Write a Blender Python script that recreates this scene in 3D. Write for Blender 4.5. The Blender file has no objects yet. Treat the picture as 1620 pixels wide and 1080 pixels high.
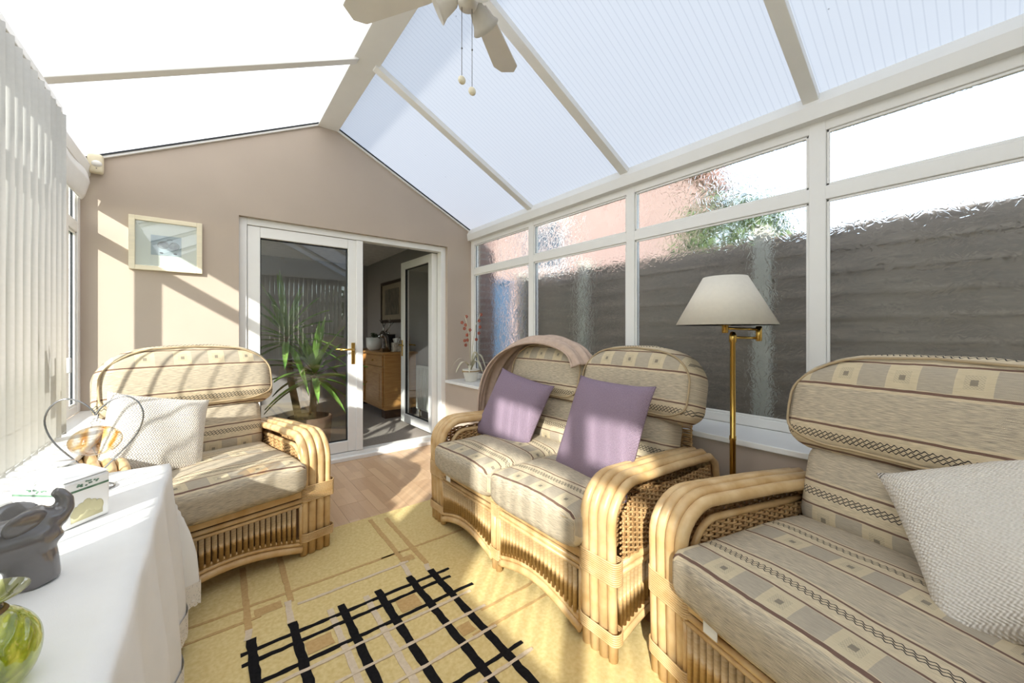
import bpy, bmesh, math, random
from math import sin, cos, pi, radians, sqrt, atan2, hypot
from mathutils import Vector as V, Matrix
random.seed(7)
SC = bpy.context.scene
COL = SC.collection
# ------------------------------------------------------------------ camera
cd = bpy.data.cameras.new('camera'); cam = bpy.data.objects.new('camera', cd); COL.objects.link(cam)
cd.sensor_width = 36; cd.sensor_fit = 'HORIZONTAL'; cd.lens = 36*612/1620; cd.shift_y = -15/1620
cd.clip_start = .02; cd.clip_end = 300
cam.location = (0, 0, 1.18); cam.rotation_euler = (pi/2, 0, -math.atan2(.617, .787))
SC.camera = cam
# ------------------------------------------------------------------ sky, sun, exposure
SUN = V((1, .85, -.645)).normalized()
w = bpy.data.worlds.new('world'); SC.world = w; w.use_nodes = True
nt = w.node_tree; bg = nt.nodes['Background']
sky = nt.nodes.new('ShaderNodeTexSky'); sky.sky_type = 'NISHITA'; sky.sun_disc = False
sky.sun_elevation = math.asin(-SUN.z); sky.sun_rotation = atan2(-SUN.x, -SUN.y)
sky.air_density = 1.0; sky.dust_density = .3; sky.ozone_density = 1.0
hs = nt.nodes.new('ShaderNodeHueSaturation'); hs.inputs['Saturation'].default_value = .6
nt.links.new(sky.outputs[0], hs.inputs['Color']); nt.links.new(hs.outputs[0], bg.inputs[0])
bg.inputs[1].default_value = .34
sd = bpy.data.lights.new('sun', 'SUN'); so = bpy.data.objects.new('sun', sd); COL.objects.link(so)
sd.energy = 7.0; sd.angle = radians(1.1); sd.color = (1, .965, .92)
so.location = (-6, -5, 6); so.rotation_euler = (-SUN).to_track_quat('Z', 'Y').to_euler()
vs = SC.view_settings
vs.view_transform = 'Standard'; vs.look = 'None'; vs.gamma = 1; vs.use_curve_mapping = False
vs.exposure = 0.62
# ------------------------------------------------------------------ node helpers
class E:
    """tiny expression wrapper over math nodes"""
    def __init__(s, t, sock): s.t, s.s = t, sock
    def op(s, o, *a):
        n = s.t.nodes.new('ShaderNodeMath'); n.operation = o
        for i, x in enumerate((s,)+a):
            if isinstance(x, E): s.t.links.new(x.s, n.inputs[i])
            else: n.inputs[i].default_value = x
        return E(s.t, n.outputs[0])
    def __add__(s, o): return s.op('ADD', o)
    def __sub__(s, o): return s.op('SUBTRACT', o)
    def __mul__(s, o): return s.op('MULTIPLY', o)
    def __truediv__(s, o): return s.op('DIVIDE', o)
    def lt(s, o): return s.op('LESS_THAN', o)
    def gt(s, o): return s.op('GREATER_THAN', o)
    def abs(s): return s.op('ABSOLUTE')
    def fract(s): return s.op('FRACT')
    def sin(s): return s.op('SINE')
    def between(s, a, b): return s.gt(a)*s.lt(b)
def lin(c):
    return tuple((x/255/12.92 if x/255 <= .04045 else ((x/255+.055)/1.055)**2.4) for x in c)+(1,)
def base(name):
    m = bpy.data.materials.new(name); m.use_nodes = True
    t = m.node_tree; return m, t, t.nodes['Principled BSDF']
def mixc(t, f, a, b):
    n = t.nodes.new('ShaderNodeMix'); n.data_type = 'RGBA'
    for s, x in ((n.inputs[0], f), (n.inputs[6], a), (n.inputs[7], b)):
        if isinstance(x, E): t.links.new(x.s, s)
        elif isinstance(x, bpy.types.NodeSocket): t.links.new(x, s)
        else: s.default_value = x
    return n.outputs[2]
def coords(t, kind='Object'):
    n = t.nodes.new('ShaderNodeTexCoord'); s = t.nodes.new('ShaderNodeSeparateXYZ')
    t.links.new(n.outputs[kind], s.inputs[0]); return n.outputs[kind], [E(t, s.outputs[i]) for i in range(3)]
def scaled(t, sock, sc):
    n = t.nodes.new('ShaderNodeMapping'); n.inputs['Scale'].default_value = sc; t.links.new(sock, n.inputs[0]); return n.outputs[0]
def noise(t, sock, scale, detail=3, sc=None):
    n = t.nodes.new('ShaderNodeTexNoise'); n.inputs['Scale'].default_value = scale; n.inputs['Detail'].default_value = detail
    t.links.new(scaled(t, sock, sc) if sc else sock, n.inputs['Vector']); return n.outputs['Fac']
def bump(t, b, h, strength=.3, dist=.002):
    n = t.nodes.new('ShaderNodeBump'); n.inputs['Strength'].default_value = strength; n.inputs['Distance'].default_value = dist
    t.links.new(h.s if isinstance(h, E) else h, n.inputs['Height']); t.links.new(n.outputs[0], b.inputs['Normal']); return n
MATS = {}
def mat(name, c, rough=.6, metal=0, var=.08, nscale=12, bmp=0, bscale=300, sc=None, spec=.5, c2=None):
    if name in MATS: return MATS[name]
    m, t, b = base(name); b.inputs['Roughness'].default_value = rough; b.inputs['Metallic'].default_value = metal
    b.inputs['Specular IOR Level'].default_value = spec
    co, _ = coords(t); L = lin(c)
    lo = lin(c2) if c2 else tuple(x*(1-var*2) for x in L[:3])+(1,)
    n = noise(t, co, nscale, 4, sc)
    r = t.nodes.new('ShaderNodeMapRange'); r.inputs[1].default_value = .3; r.inputs[2].default_value = .7; t.links.new(n, r.inputs[0])
    t.links.new(mixc(t, r.outputs[0], lo, L), b.inputs['Base Color'])
    if bmp: bump(t, b, noise(t, co, bscale, 2), bmp, .002)
    MATS[name] = m; return m
# ------------------------------------------------------------------ mesh builder
class MB:
    def __init__(s): s.v, s.f, s.uv = [], [], None
    def add(s, vs, fs):
        o = len(s.v); s.v += [tuple(x) for x in vs]; s.f += [tuple(i+o for i in f) for f in fs]; return s
    def box(s, a, b):
        x0, y0, z0 = a; x1, y1, z1 = b
        return s.add([(x0,y0,z0),(x1,y0,z0),(x1,y1,z0),(x0,y1,z0),(x0,y0,z1),(x1,y0,z1),(x1,y1,z1),(x0,y1,z1)],
                     [(0,3,2,1),(4,5,6,7),(0,1,5,4),(1,2,6,5),(2,3,7,6),(3,0,4,7)])
    def prism(s, poly, axis, a, b):
        """poly in the two other axes (cyclic order for axis), extruded from a to b"""
        n = len(poly)
        def P(p, h): return (h, p[0], p[1]) if axis == 'x' else (p[0], h, p[1]) if axis == 'y' else (p[0], p[1], h)
        return s.add([P(p, a) for p in poly]+[P(p, b) for p in poly],
                     [tuple(range(n))[::-1], tuple(range(n, 2*n))]+[(i, (i+1) % n, (i+1) % n+n, i+n) for i in range(n)])
    def tube(s, pts, r, n=8, closed=False, caps=True, flat=1.0):
        pts = [V(p) for p in pts]; k = len(pts); rs = r if isinstance(r, (list, tuple)) else [r]*k
        tans = []
        for i in range(k):
            a = pts[(i-1) % k] if (closed or i > 0) else pts[i]; b = pts[(i+1) % k] if (closed or i < k-1) else pts[i]
            tans.append((b-a).normalized())
        up = V((0, 0, 1)) if abs(tans[0].z) < .9 else V((1, 0, 0))
        nrm = (up-tans[0]*up.dot(tans[0])).normalized(); vs = []
        for i in range(k):
            nrm = (nrm-tans[i]*nrm.dot(tans[i])).normalized(); bi = tans[i].cross(nrm)
            for j in range(n):
                a = 2*pi*j/n; vs.append(pts[i]+(nrm*cos(a)*flat+bi*sin(a))*rs[i])
        fs = []
        for i in range(k if closed else k-1):
            i2 = (i+1) % k
            for j in range(n): fs.append((i*n+j, i*n+(j+1) % n, i2*n+(j+1) % n, i2*n+j))
        if not closed and caps: fs += [tuple(range(n))[::-1], tuple(range((k-1)*n, k*n))]
        return s.add(vs, fs)
    def lathe(s, prof, n=24, c=(0,0,0)):
        vs, fs = [], []
        for r, z in prof:
            for j in range(n): a = 2*pi*j/n; vs.append((c[0]+r*cos(a), c[1]+r*sin(a), c[2]+z))
        for i in range(len(prof)-1):
            for j in range(n): fs.append((i*n+j, i*n+(j+1) % n, (i+1)*n+(j+1) % n, (i+1)*n+j))
        if prof[0][0] > 1e-5: fs.append(tuple(range(n))[::-1])
        if prof[-1][0] > 1e-5: fs.append(tuple(range((len(prof)-1)*n, len(prof)*n)))
        return s.add(vs, fs)
    def ball(s, c, r, nu=14, nv=9):
        rx, ry, rz = (r, r, r) if not isinstance(r, (tuple, list)) else r
        vs, fs = [(c[0], c[1], c[2]-rz)], []
        for i in range(1, nv):
            b = -pi/2+pi*i/nv
            for j in range(nu): a = 2*pi*j/nu; vs.append((c[0]+rx*cos(b)*cos(a), c[1]+ry*cos(b)*sin(a), c[2]+rz*sin(b)))
        vs.append((c[0], c[1], c[2]+rz)); T = len(vs)-1
        for j in range(nu): fs.append((0, 1+(j+1) % nu, 1+j)); fs.append((T, T-nu+j, T-nu+(j+1) % nu))
        for i in range(nv-2):
            for j in range(nu): fs.append((1+i*nu+j, 1+i*nu+(j+1) % nu, 1+(i+1)*nu+(j+1) % nu, 1+(i+1)*nu+j))
        return s.add(vs, fs)
    def grid(s, fn, nu, nv):
        vs = [fn(i/nu, j/nv) for j in range(nv+1) for i in range(nu+1)]
        return s.add(vs, [(j*(nu+1)+i, j*(nu+1)+i+1, (j+1)*(nu+1)+i+1, (j+1)*(nu+1)+i) for j in range(nv) for i in range(nu)])
    def rbox(s, w, d, h, r, n=10, warp=None, c=(0,0,0)):
        """rounded box centred at c; warp(x,y,z) in local coords"""
        key, vs, fs = {}, [], []
        H = (w/2, d/2, h/2)
        def pt(p):
            k = tuple(round(x, 4) for x in p)
            if k in key: return key[k]
            P = [p[i]*H[i] for i in range(3)]
            q = [max(-(H[i]-r), min(H[i]-r, P[i])) for i in range(3)]
            dv = V([P[i]-q[i] for i in range(3)])
            if dv.length > 1e-9: dv = dv.normalized()*r
            o = [q[i]+dv[i] for i in range(3)]
            if warp: o = warp(*o)
            key[k] = len(vs); vs.append((o[0]+c[0], o[1]+c[1], o[2]+c[2])); return key[k]
        def cv(i):   # denser near edges
            x = -1+2*i/n; return math.copysign(abs(x)**.7, x)
        for ax in range(3):
            for sg in (-1, 1):
                for i in range(n):
                    for j in range(n):
                        q = []
                        for (a, b) in ((i, j), (i+1, j), (i+1, j+1), (i, j+1)):
                            p = [0, 0, 0]; p[ax] = sg; p[(ax+1) % 3] = cv(a); p[(ax+2) % 3] = cv(b); q.append(pt(p))
                        fs.append(tuple(q) if sg > 0 else tuple(q[::-1]))
        return s.add(vs, fs)
    def mesh(s, name, smooth=False, uvf=None):
        m = bpy.data.meshes.new(name); m.from_pydata(s.v, [], s.f)
        if smooth: m.polygons.foreach_set('use_smooth', [True]*len(m.polygons))
        if uvf:
            L = m.uv_layers.new(name='UVMap')
            for p in m.polygons:
                for li in p.loop_indices: L.data[li].uv = uvf(m.vertices[m.loops[li].vertex_index].co, p.normal)
        m.update(); return m
def obj(name, mb, m, parent=None, smooth=False, uvf=None, bevel=0, loc=None, rot=None, sub=0):
    me = mb if isinstance(mb, bpy.types.Mesh) else mb.mesh(name, smooth, uvf)
    if m and not me.materials: me.materials.append(m)
    o = bpy.data.objects.new(name, me); COL.objects.link(o); o.parent = parent
    if loc: o.location = loc
    if rot: o.rotation_euler = rot
    if bevel:
        b = o.modifiers.new('bevel', 'BEVEL'); b.width = bevel; b.segments = 2; b.limit_method = 'ANGLE'
    if sub: o.modifiers.new('sub', 'SUBSURF').render_levels = sub
    return o
def tag(o, label=None, cat=None, group=None, kind=None):
    for k, x in (('label', label), ('category', cat), ('group', group), ('kind', kind)):
        if x: o[k] = x
    return o
def thing(name, label, cat, loc=(0,0,0), rz=0, group=None):
    o = bpy.data.objects.new(name, None); COL.objects.link(o); o.location = loc; o.rotation_euler = (0, 0, rz); o.empty_display_size = .1
    return tag(o, label, cat, group)
def struct(name, label, loc=(0,0,0), cat=None):
    o = thing(name, label, cat or name.split('_')[0], loc); o['kind'] = 'structure'; return o
# ------------------------------------------------------------------ materials
WALL = mat('taupe_plaster', (190,174,158), .9, var=.03, nscale=3, bmp=.08, bscale=120)
UPVC = mat('white_upvc', (240,238,233), .35, var=.01)
GASK = mat('black_gasket', (35,38,42), .6)
BRASS = mat('polished_brass', (205,170,95), .22, 1, var=.05)
RAT = mat('honey_rattan', (224,193,144), .36, var=.14, nscale=14, c2=(198,158,104), sc=(1,1,1))
RATD = mat('rattan_wicker', (212,174,120), .55, var=.2, nscale=40, c2=(164,122,76))
def fabric():
    m, t, b = base('striped_kilim_fabric'); b.inputs['Roughness'].default_value = .95; b.inputs['Specular IOR Level'].default_value = .15
    co, (u, v, _) = coords(t, 'UV')
    wob = (E(t, noise(t, co, 14, 2))-.5)*.006
    p = ((v+wob)/.30).fract()*.30
    s1 = E(t, noise(t, co, 10, 5, (3, 60, 1))); s2 = E(t, noise(t, co, 60, 3, (.6, 7, 1)))
    st = (s1*.65+s2*.35-.38)*4
    st = st.op('MINIMUM', 1.0).op('MAXIMUM', 0.0)
    grey = p.between(.178, .292)
    c = mixc(t, st, lin((188,172,146)), lin((226,208,174)))
    cg = mixc(t, st, lin((154,143,128)), lin((214,198,170)))
    c = mixc(t, grey, c, cg)
    sq = p.between(.010, .084)
    cell = (u/.15).fract()
    blk = mixc(t, s2, lin((142,135,126)), lin((180,168,150)))
    crm = mixc(t, s2, lin((194,178,146)), lin((214,198,166)))
    cs = mixc(t, cell.gt(.5), blk, crm)
    inner = ((cell-.75).abs().lt(.13))*((p-.047).abs().lt(.020))
    hat = ((u*900).sin()*(v*900).sin()).gt(0.0)
    cs = mixc(t, inner*((hat*.4)+.05), cs, lin((130,122,110)))
    core = ((cell-.75).abs().lt(.05))*((p-.045).abs().lt(.008))
    cs = mixc(t, core, cs, lin((104,98,90)))
    c = mixc(t, sq*.72, c, cs)
    zz = None
    for off, ph in ((.124, 0), (.1325, 1.6), (.141, 3.1)):
        d = (p-off-(u*2*pi/.017+ph).sin()*.0030).abs().lt(.0016)
        zz = d if zz is None else zz.op('MAXIMUM', d)
    c = mixc(t, zz, c, lin((52,48,50)))
    for a, q in ((.0, .008), (.086, .092), (.164, .171)):
        c = mixc(t, p.between(a, q)*.9, c, lin((104,74,66)))
    t.links.new(c, b.inputs['Base Color'])
    wv = (u*2400).sin()*(v*2400).sin()
    bump(t, b, wv*.3+s2*.9, .5, .002)
    return m
FAB = fabric()
PIPE = mat('cushion_piping', (182,160,126), .9)
def weave(name, c, c2, freq=900, strength=.6):
    m, t, b = base(name); b.inputs['Roughness'].default_value = .95; b.inputs['Specular IOR Level'].default_value = .1
    co, (x, y, z) = coords(t, 'UV'); n = E(t, noise(t, co, 160, 3))
    wv = (x*freq+(y*freq*.5).sin()).sin()*(y*freq).sin()
    t.links.new(mixc(t, n*.7+wv*.2+.1, lin(c2), lin(c)), b.inputs['Base Color']); bump(t, b, wv+n, strength, .0022)
    return m
PURP = weave('heather_purple_weave', (164,145,158), (128,109,126))
CREAM = weave('cream_chenille', (240,233,222), (214,204,190), 620, .8)
def glass_clear():
    m = bpy.data.materials.new('clear_glass'); m.use_nodes = True; t = m.node_tree; t.nodes.clear()
    o = t.nodes.new('ShaderNodeOutputMaterial'); mx = t.nodes.new('ShaderNodeMixShader')
    f = t.nodes.new('ShaderNodeLayerWeight'); f.inputs[0].default_value = .5
    a = t.nodes.new('ShaderNodeBsdfTransparent'); a.inputs[0].default_value = (.93,.95,.94,1)
    g = t.nodes.new('ShaderNodeBsdfGlossy'); g.inputs['Roughness'].default_value = .01
    fm = E(t, f.outputs['Facing']).op('POWER', 5.0)*.9+.085
    t.links.new(fm.s, mx.inputs[0]); t.links.new(a.outputs[0], mx.inputs[1]); t.links.new(g.outputs[0], mx.inputs[2]); t.links.new(mx.outputs[0], o.inputs[0])
    return m
GLASS = glass_clear()
def glass_obscure():
    m, t, b = base('patterned_obscure_glass')
    b.inputs['Transmission Weight'].default_value = 1; b.inputs['Roughness'].default_value = .12; b.inputs['IOR'].default_value = 1.2
    b.inputs['Base Color'].default_value = (.97,.985,.98,1)
    co, _ = coords(t)
    n0 = t.nodes.new('ShaderNodeTexNoise'); n0.inputs['Scale'].default_value = 9; t.links.new(co, n0.inputs['Vector'])
    ad = t.nodes.new('ShaderNodeMix'); ad.data_type = 'VECTOR'; ad.inputs[0].default_value = .12
    t.links.new(co, ad.inputs[4]); t.links.new(n0.outputs['Color'], ad.inputs[5])
    vo = t.nodes.new('ShaderNodeTexVoronoi'); vo.feature = 'DISTANCE_TO_EDGE'; vo.inputs['Scale'].default_value = 38; t.links.new(ad.outputs[1], vo.inputs['Vector'])
    h = E(t, vo.outputs['Distance']).op('MINIMUM', .12)*6+E(t, noise(t, co, 45, 2))*.5
    bump(t, b, h, .4, .0025)
    return m
OBSC = glass_obscure()
def polycarb():
    m = bpy.data.materials.new('ribbed_polycarbonate'); m.use_nodes = True; t = m.node_tree; t.nodes.clear()
    o = t.nodes.new('ShaderNodeOutputMaterial'); mx = t.nodes.new('ShaderNodeMixShader'); mx.inputs[0].default_value = .30
    co, (x, y, z) = coords(t)
    rib = ((y/.032).fract()-.5).abs().gt(.43)
    spk = t.nodes.new('ShaderNodeTexVoronoi'); spk.inputs['Scale'].default_value = 9; t.links.new(co, spk.inputs['Vector'])
    dirt = E(t, spk.outputs['Distance']).lt(.035)*E(t, noise(t, co, 2.2, 1)).gt(.56)
    c = mixc(t, rib*.55, (.67,.67,.665,1), (.54,.545,.555,1)); c = mixc(t, dirt*.7, c, (.25,.24,.22,1))
    a = t.nodes.new('ShaderNodeBsdfTranslucent'); d = t.nodes.new('ShaderNodeBsdfDiffuse')
    t.links.new(c, a.inputs[0]); t.links.new(c, d.inputs[0])
    t.links.new(a.outputs[0], mx.inputs[1]); t.links.new(d.outputs[0], mx.inputs[2]); t.links.new(mx.outputs[0], o.inputs[0])
    return m
POLY = polycarb()
def sheer(name, c, tr):
    m = bpy.data.materials.new(name); m.use_nodes = True; t = m.node_tree; t.nodes.clear()
    o = t.nodes.new('ShaderNodeOutputMaterial'); mx = t.nodes.new('ShaderNodeMixShader'); mx.inputs[0].default_value = tr
    co, _ = coords(t); cc = mixc(t, noise(t, co, 60, 3), lin(tuple(x-10 for x in c)), lin(c))
    a = t.nodes.new('ShaderNodeBsdfTranslucent'); d = t.nodes.new('ShaderNodeBsdfDiffuse')
    t.links.new(cc, a.inputs[0]); t.links.new(cc, d.inputs[0])
    t.links.new(d.outputs[0], mx.inputs[1]); t.links.new(a.outputs[0], mx.inputs[2]); t.links.new(mx.outputs[0], o.inputs[0]); return m
SLAT = sheer('blind_fabric', (234,232,226), .28)
SHADE = sheer('lamp_shade_fabric', (252,246,234), .35)
FROST = sheer('frosted_shade', (240,236,228), .5)
BOARD = None
def laminate():
    m, t, b = base('oak_laminate'); b.inputs['Roughness'].default_value = .32
    co, (x, y, z) = coords(t)
    br = t.nodes.new('ShaderNodeTexBrick'); br.offset = .37; br.inputs['Scale'].default_value = 1; br.inputs['Mortar Size'].default_value = .0006
    br.inputs['Brick Width'].default_value = .40; br.inputs['Row Height'].default_value = .0645
    br.inputs['Color1'].default_value = lin((214,178,140)); br.inputs['Color2'].default_value = lin((190,150,114)); br.inputs['Mortar'].default_value = lin((160,120,88))
    mp = t.nodes.new('ShaderNodeMapping'); mp.inputs['Rotation'].default_value = (0,0,pi/2); t.links.new(co, mp.inputs[0]); t.links.new(mp.outputs[0], br.inputs['Vector'])
    g = E(t, noise(t, co, 8, 5, (14, 1, 1)))
    t.links.new(mixc(t, g*.5, br.outputs['Color'], lin((226,196,160))), b.inputs['Base Color']); return m
# ------------------------------------------------------------------ room shell
XL, XR, YB, YF = -.66, 2.33, 3.72, -1.0      # window planes, gable wall, front wall
XM = (XL+XR)/2; ZE = 2.31; ZR = 3.05
def roofz(x): return ZR-(ZR-ZE)*abs(x-XM)/(XR-XM)
fl = struct('floor', 'pale oak laminate floor of the conservatory')
obj('underlay', MB().box((XL-.1, YF-.1, -.06), (XR+.1, YB+.05, -.012)), mat('screed', (150,140,130)), fl)
LAM = laminate(); bw = .193
bd = MB().box((0, 0, -.012), (bw-.0012, 1.198, 0)).mesh('laminate_board'); bd.materials.append(LAM)
for i in range(13):
    for j in range(5):
        y = YF+((i*.43) % 1.2)-1.2+j*1.2
        if y > YB-.03 or y+1.2 < YF+.0: continue
        y0, y1 = max(y, YF), min(y+1.198, YB)
        o = obj('laminate_board', bd, LAM, fl, loc=(-.47+i*bw, y0, 0)); o.scale.y = (y1-y0)/1.198
# gable wall
DX0, DX1, DZ = .187, 2.03, 2.10
wb = struct('wall_back', 'taupe plastered gable wall round the french doors')
m = MB()
m.prism([(XL-.12, -.05), (DX0, -.05), (DX0, roofz(DX0)), (XL-.12, roofz(XL-.12))], 'y', YB, YB+.2)
m.prism([(DX1, -.05), (XR+.12, -.05), (XR+.12, roofz(XR+.12)), (DX1, roofz(DX1))], 'y', YB, YB+.2)
m.prism([(DX0, DZ), (DX1, DZ), (DX1, roofz(DX1)), (XM, ZR), (DX0, roofz(DX0))], 'y', YB, YB+.2)
obj('plaster', m, WALL, wb)
# dwarf walls with sills
for side, x0, x1, sx0, sx1 in (('right', 2.03, XR+.1, 2.00, XR), ('left', XL-.1, -.46, XL, -.43)):
    ws = struct('wall_'+side, 'low taupe plastered wall under the %s windows' % side)
    obj('plaster', MB().box((x0, YF-.1, -.05), (x1, YB, .635)), WALL, ws)
    obj('sill', MB().box((sx0, YF, .636), (sx1, YB, .664)), UPVC, ws, bevel=.004)
wf = struct('wall_front', 'low taupe wall and white gable panel at the garden end')
obj('plaster', MB().box((-.46, YF-.12, -.05), (2.03, YF+.08, .635)), WALL, wf)
obj('sill', MB().box((-.46, YF-.05, .636), (2.03, YF+.12, .664)), UPVC, wf, bevel=.004)
obj('gable_panel', MB().prism([(XL-.05, 2.2), (XR+.05, 2.2), (XR+.05, ZE), (XM, ZR), (XL-.05, ZE)], 'y', YF-.08, YF), UPVC, wf)
# window walls
def glazed_wall(name, label, along, pos, cuts, inward, gm, handles=()):
    """one framed run of windows; along 'y' (plane x=pos) or 'x' (plane y=pos); inward = sign towards the room"""
    r = struct(name, label, cat='window'); a0, a1 = cuts[0], cuts[-1]
    def bx(u0, u1, z0, z1, d0, d1):
        d0, d1 = sorted((pos+d0*inward, pos+d1*inward))
        return MB().box((d0, u0, z0), (d1, u1, z1)) if along == 'y' else MB().box((u0, d0, z0), (u1, d1, z1))
    Z0, ZT, Z1 = .664, 1.85, 2.20
    obj('frame_rail', bx(a0, a1, Z0, Z0+.05, -.06, .0), UPVC, r, bevel=.004)
    obj('frame_rail', bx(a0, a1, ZT-.033, ZT+.033, -.06, .0), UPVC, r, bevel=.004)
    obj('frame_rail', bx(a0, a1, Z1-.05, Z1, -.06, .0), UPVC, r, bevel=.004)
    for i, c in enumerate(cuts):
        w = .034 if 0 < i < len(cuts)-1 else .03
        c = max(a0+.03, min(a1-.03, c))
        obj('mullion', bx(c-w, c+w, Z0, Z1, -.062, .002), UPVC, r, bevel=.004)
    for i in range(len(cuts)-1):
        u0, u1 = max(cuts[i], a0+.03)+.034, min(cuts[i+1], a1-.03)-.034
        if i == 0: u0 -= .004
        for z0, z1 in ((Z0+.05, ZT-.033), (ZT+.033, Z1-.05)):
            obj('pane', bx(u0+.003, u1-.003, z0+.003, z1-.003, -.036, -.030), gm, r)
            for g in ((u0, u0+.005, z0, z1), (u1-.005, u1, z0, z1), (u0, u1, z0, z0+.004), (u0, u1, z1-.007, z1)):
                obj('gasket', bx(*g, -.03, -.018), GASK, r)
            b = .013   # glazing bead
            for g in ((u0, u0+b, z0, z1), (u1-b, u1, z0, z1), (u0, u1, z0, z0+b), (u0, u1, z1-b, z1)):
                obj('bead', bx(*g, -.018, -.008), UPVC, r, bevel=.003)
    for (u, z) in handles:
        obj('handle', bx(u-.012, u+.012, z-.06, z+.03, .0, .03), mat('grey_handle', (190,190,190)), r, bevel=.006)
    return r
RC = [YF, -.5, .565, 1.626, 2.69, YB]
glazed_wall('window_1', 'white framed patterned-glass windows over the dwarf wall by the sofa', 'y', XR, RC, -1, OBSC)
glazed_wall('window_2', 'white framed clear windows behind the vertical blinds', 'y', XL, [YF, -.5, .565, 1.626, 2.69, 3.42, YB], 1, GLASS, ((3.36, 1.0),))
glazed_wall('window_3', 'white framed clear windows at the garden end', 'x', YF, [XL, .1, .836, 1.57, XR], 1, GLASS)
# roof
rf = struct('ceiling', 'translucent ribbed conservatory roof on white bars')
for sg in (-1, 1):
    xe = XM+sg*(XR-XM); xr = XM+sg*.055
    cuts = [YF, -.5, .58, 1.647, 2.66, YB]
    for i in range(5):
        y0, y1 = cuts[i], cuts[i+1]
        P = [(xe+sg*.12, y0, roofz(xe)-.06+.004), (xr, y0, roofz(xr)+.004), (xr, y1, roofz(xr)+.004), (xe+sg*.12, y1, roofz(xe)-.06+.004)]
        obj('roof_panel', MB().add(P, [(0,1,2,3)] if sg < 0 else [(3,2,1,0)]), POLY, rf)
    for i, y in enumerate(cuts):
        wd = .032; y0, y1 = (y-wd, y+wd) if 0 < i < 5 else ((YF, YF+.03) if i == 0 else (YB-.022, YB))
        dz = .045 if 0 < i < 5 else .028
        A, B = (xe, roofz(xe)), (xr, roofz(xr))
        obj('roof_bar', MB().prism([(A[0], A[1]-dz), (B[0], B[1]-dz), (B[0], B[1]-.001), (A[0], A[1]-.001)], 'y', y0, y1), UPVC, rf, bevel=.003)
        gy = y0-.008 if i == 5 else y1
        if i: obj('bar_gasket', MB().prism([(A[0], A[1]-.012), (B[0], B[1]-.012), (B[0], B[1]-.001), (A[0], A[1]-.001)], 'y', gy, gy+.007), GASK, rf)
    # eaves beam
    e = MB().prism([(xe+sg*.02, 2.195), (xe-sg*.045, 2.20), (xe-sg*.055, 2.265), (xe-sg*.03, ZE+.012), (xe+sg*.1, ZE-.05), (xe+sg*.1, 2.195)], 'y', YF, YB)
    obj('eaves_beam', e, UPVC, rf)
obj('ridge_beam', MB().prism([(XM-.085, 2.985), (XM+.085, 2.985), (XM+.06, ZR+.02), (XM-.06, ZR+.02)], 'y', YF, YB), UPVC, rf, bevel=.004)
# ------------------------------------------------------------------ french doors
def leaf(name, label, x0, x1, y0, y1, z0, z1, root_loc=(0,0,0), rz=0, flip=1):
    r = struct(name, label, root_loc, 'door'); r.rotation_euler = (0, 0, rz); st = .088
    for b in ((x0, x0+st, z0, z1), (x1-st, x1, z0, z1)): obj('stile', MB().box((b[0], y0, b[2]), (b[1], y1, b[3])), UPVC, r, bevel=.005)
    for b in ((x0+st, x1-st, z0, z0+.1), (x0+st, x1-st, z1-st, z1)): obj('rail', MB().box((b[0], y0, b[2]), (b[1], y1, b[3])), UPVC, r, bevel=.005)
    gx0, gx1, gz0, gz1 = x0+st, x1-st, z0+.1, z1-st; ym = (y0+y1)/2
    obj('pane', MB().box((gx0, ym-.003, gz0), (gx1, ym+.003, gz1)), GLASS, r)
    for g in ((gx0, gx0+.007, gz0, gz1), (gx1-.007, gx1, gz0, gz1), (gx0, gx1, gz0, gz0+.007), (gx0, gx1, gz1-.007, gz1)):
        obj('gasket', MB().box((g[0], ym-.014, g[2]), (g[1], ym+.014, g[3])), GASK, r)
    hx = x1-st/2 if flip > 0 else x0+st/2
    for sy in (-1, 1):
        yy = y0 if sy < 0 else y1
        h = obj('handle', MB().box((hx-.017, min(yy, yy+sy*.008), .88), (hx+.017, max(yy, yy+sy*.008), 1.08)), BRASS, r, bevel=.004)
        obj('lever', MB().tube([(hx, yy, 1.02), (hx, yy+sy*.045, 1.02), (hx-flip*.03, yy+sy*.05, 1.02), (hx-flip*.125, yy+sy*.045, 1.015)], .009, 8), BRASS, h, True)
    return r
FY0, FY1 = YB+.05, YB+.12
fr = struct('trim_1', 'white frame round the french doors', cat='door frame')
obj('jamb', MB().box((DX0, FY0-.01, 0), (DX0+.055, FY1+.01, DZ)), UPVC, fr, bevel=.004)
obj('jamb', MB().box((DX1-.055, FY0-.01, 0), (DX1, FY1+.01, DZ)), UPVC, fr, bevel=.004)
obj('head', MB().box((DX0+.055, FY0-.01, DZ-.055), (DX1-.055, FY1+.01, DZ)), UPVC, fr, bevel=.004)
obj('threshold', MB().box((DX0+.055, FY0-.01, 0), (DX1-.055, FY1+.01, .065)), UPVC, fr, bevel=.004)
obj('threshold_strip', MB().box((DX0, YB-.012, .0), (DX1, FY0-.011, .035)), UPVC, fr, bevel=.004)
leaf('door_1', 'closed left leaf of the white french doors with brass lever', DX0+.058, 1.108, FY0, FY1, .07, DZ-.058)
obj('meeting_stile', MB().box((1.09, FY0-.016, .07), (1.15, FY0-.002, DZ-.06)), UPVC, bpy.data.objects['door_1'], bevel=.004)
leaf('door_2', 'right french door leaf swung open into the next room', 0, .83, -.035, .035, .07, DZ-.058, (1.95, FY1+.02, 0), radians(91), 1)
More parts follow.
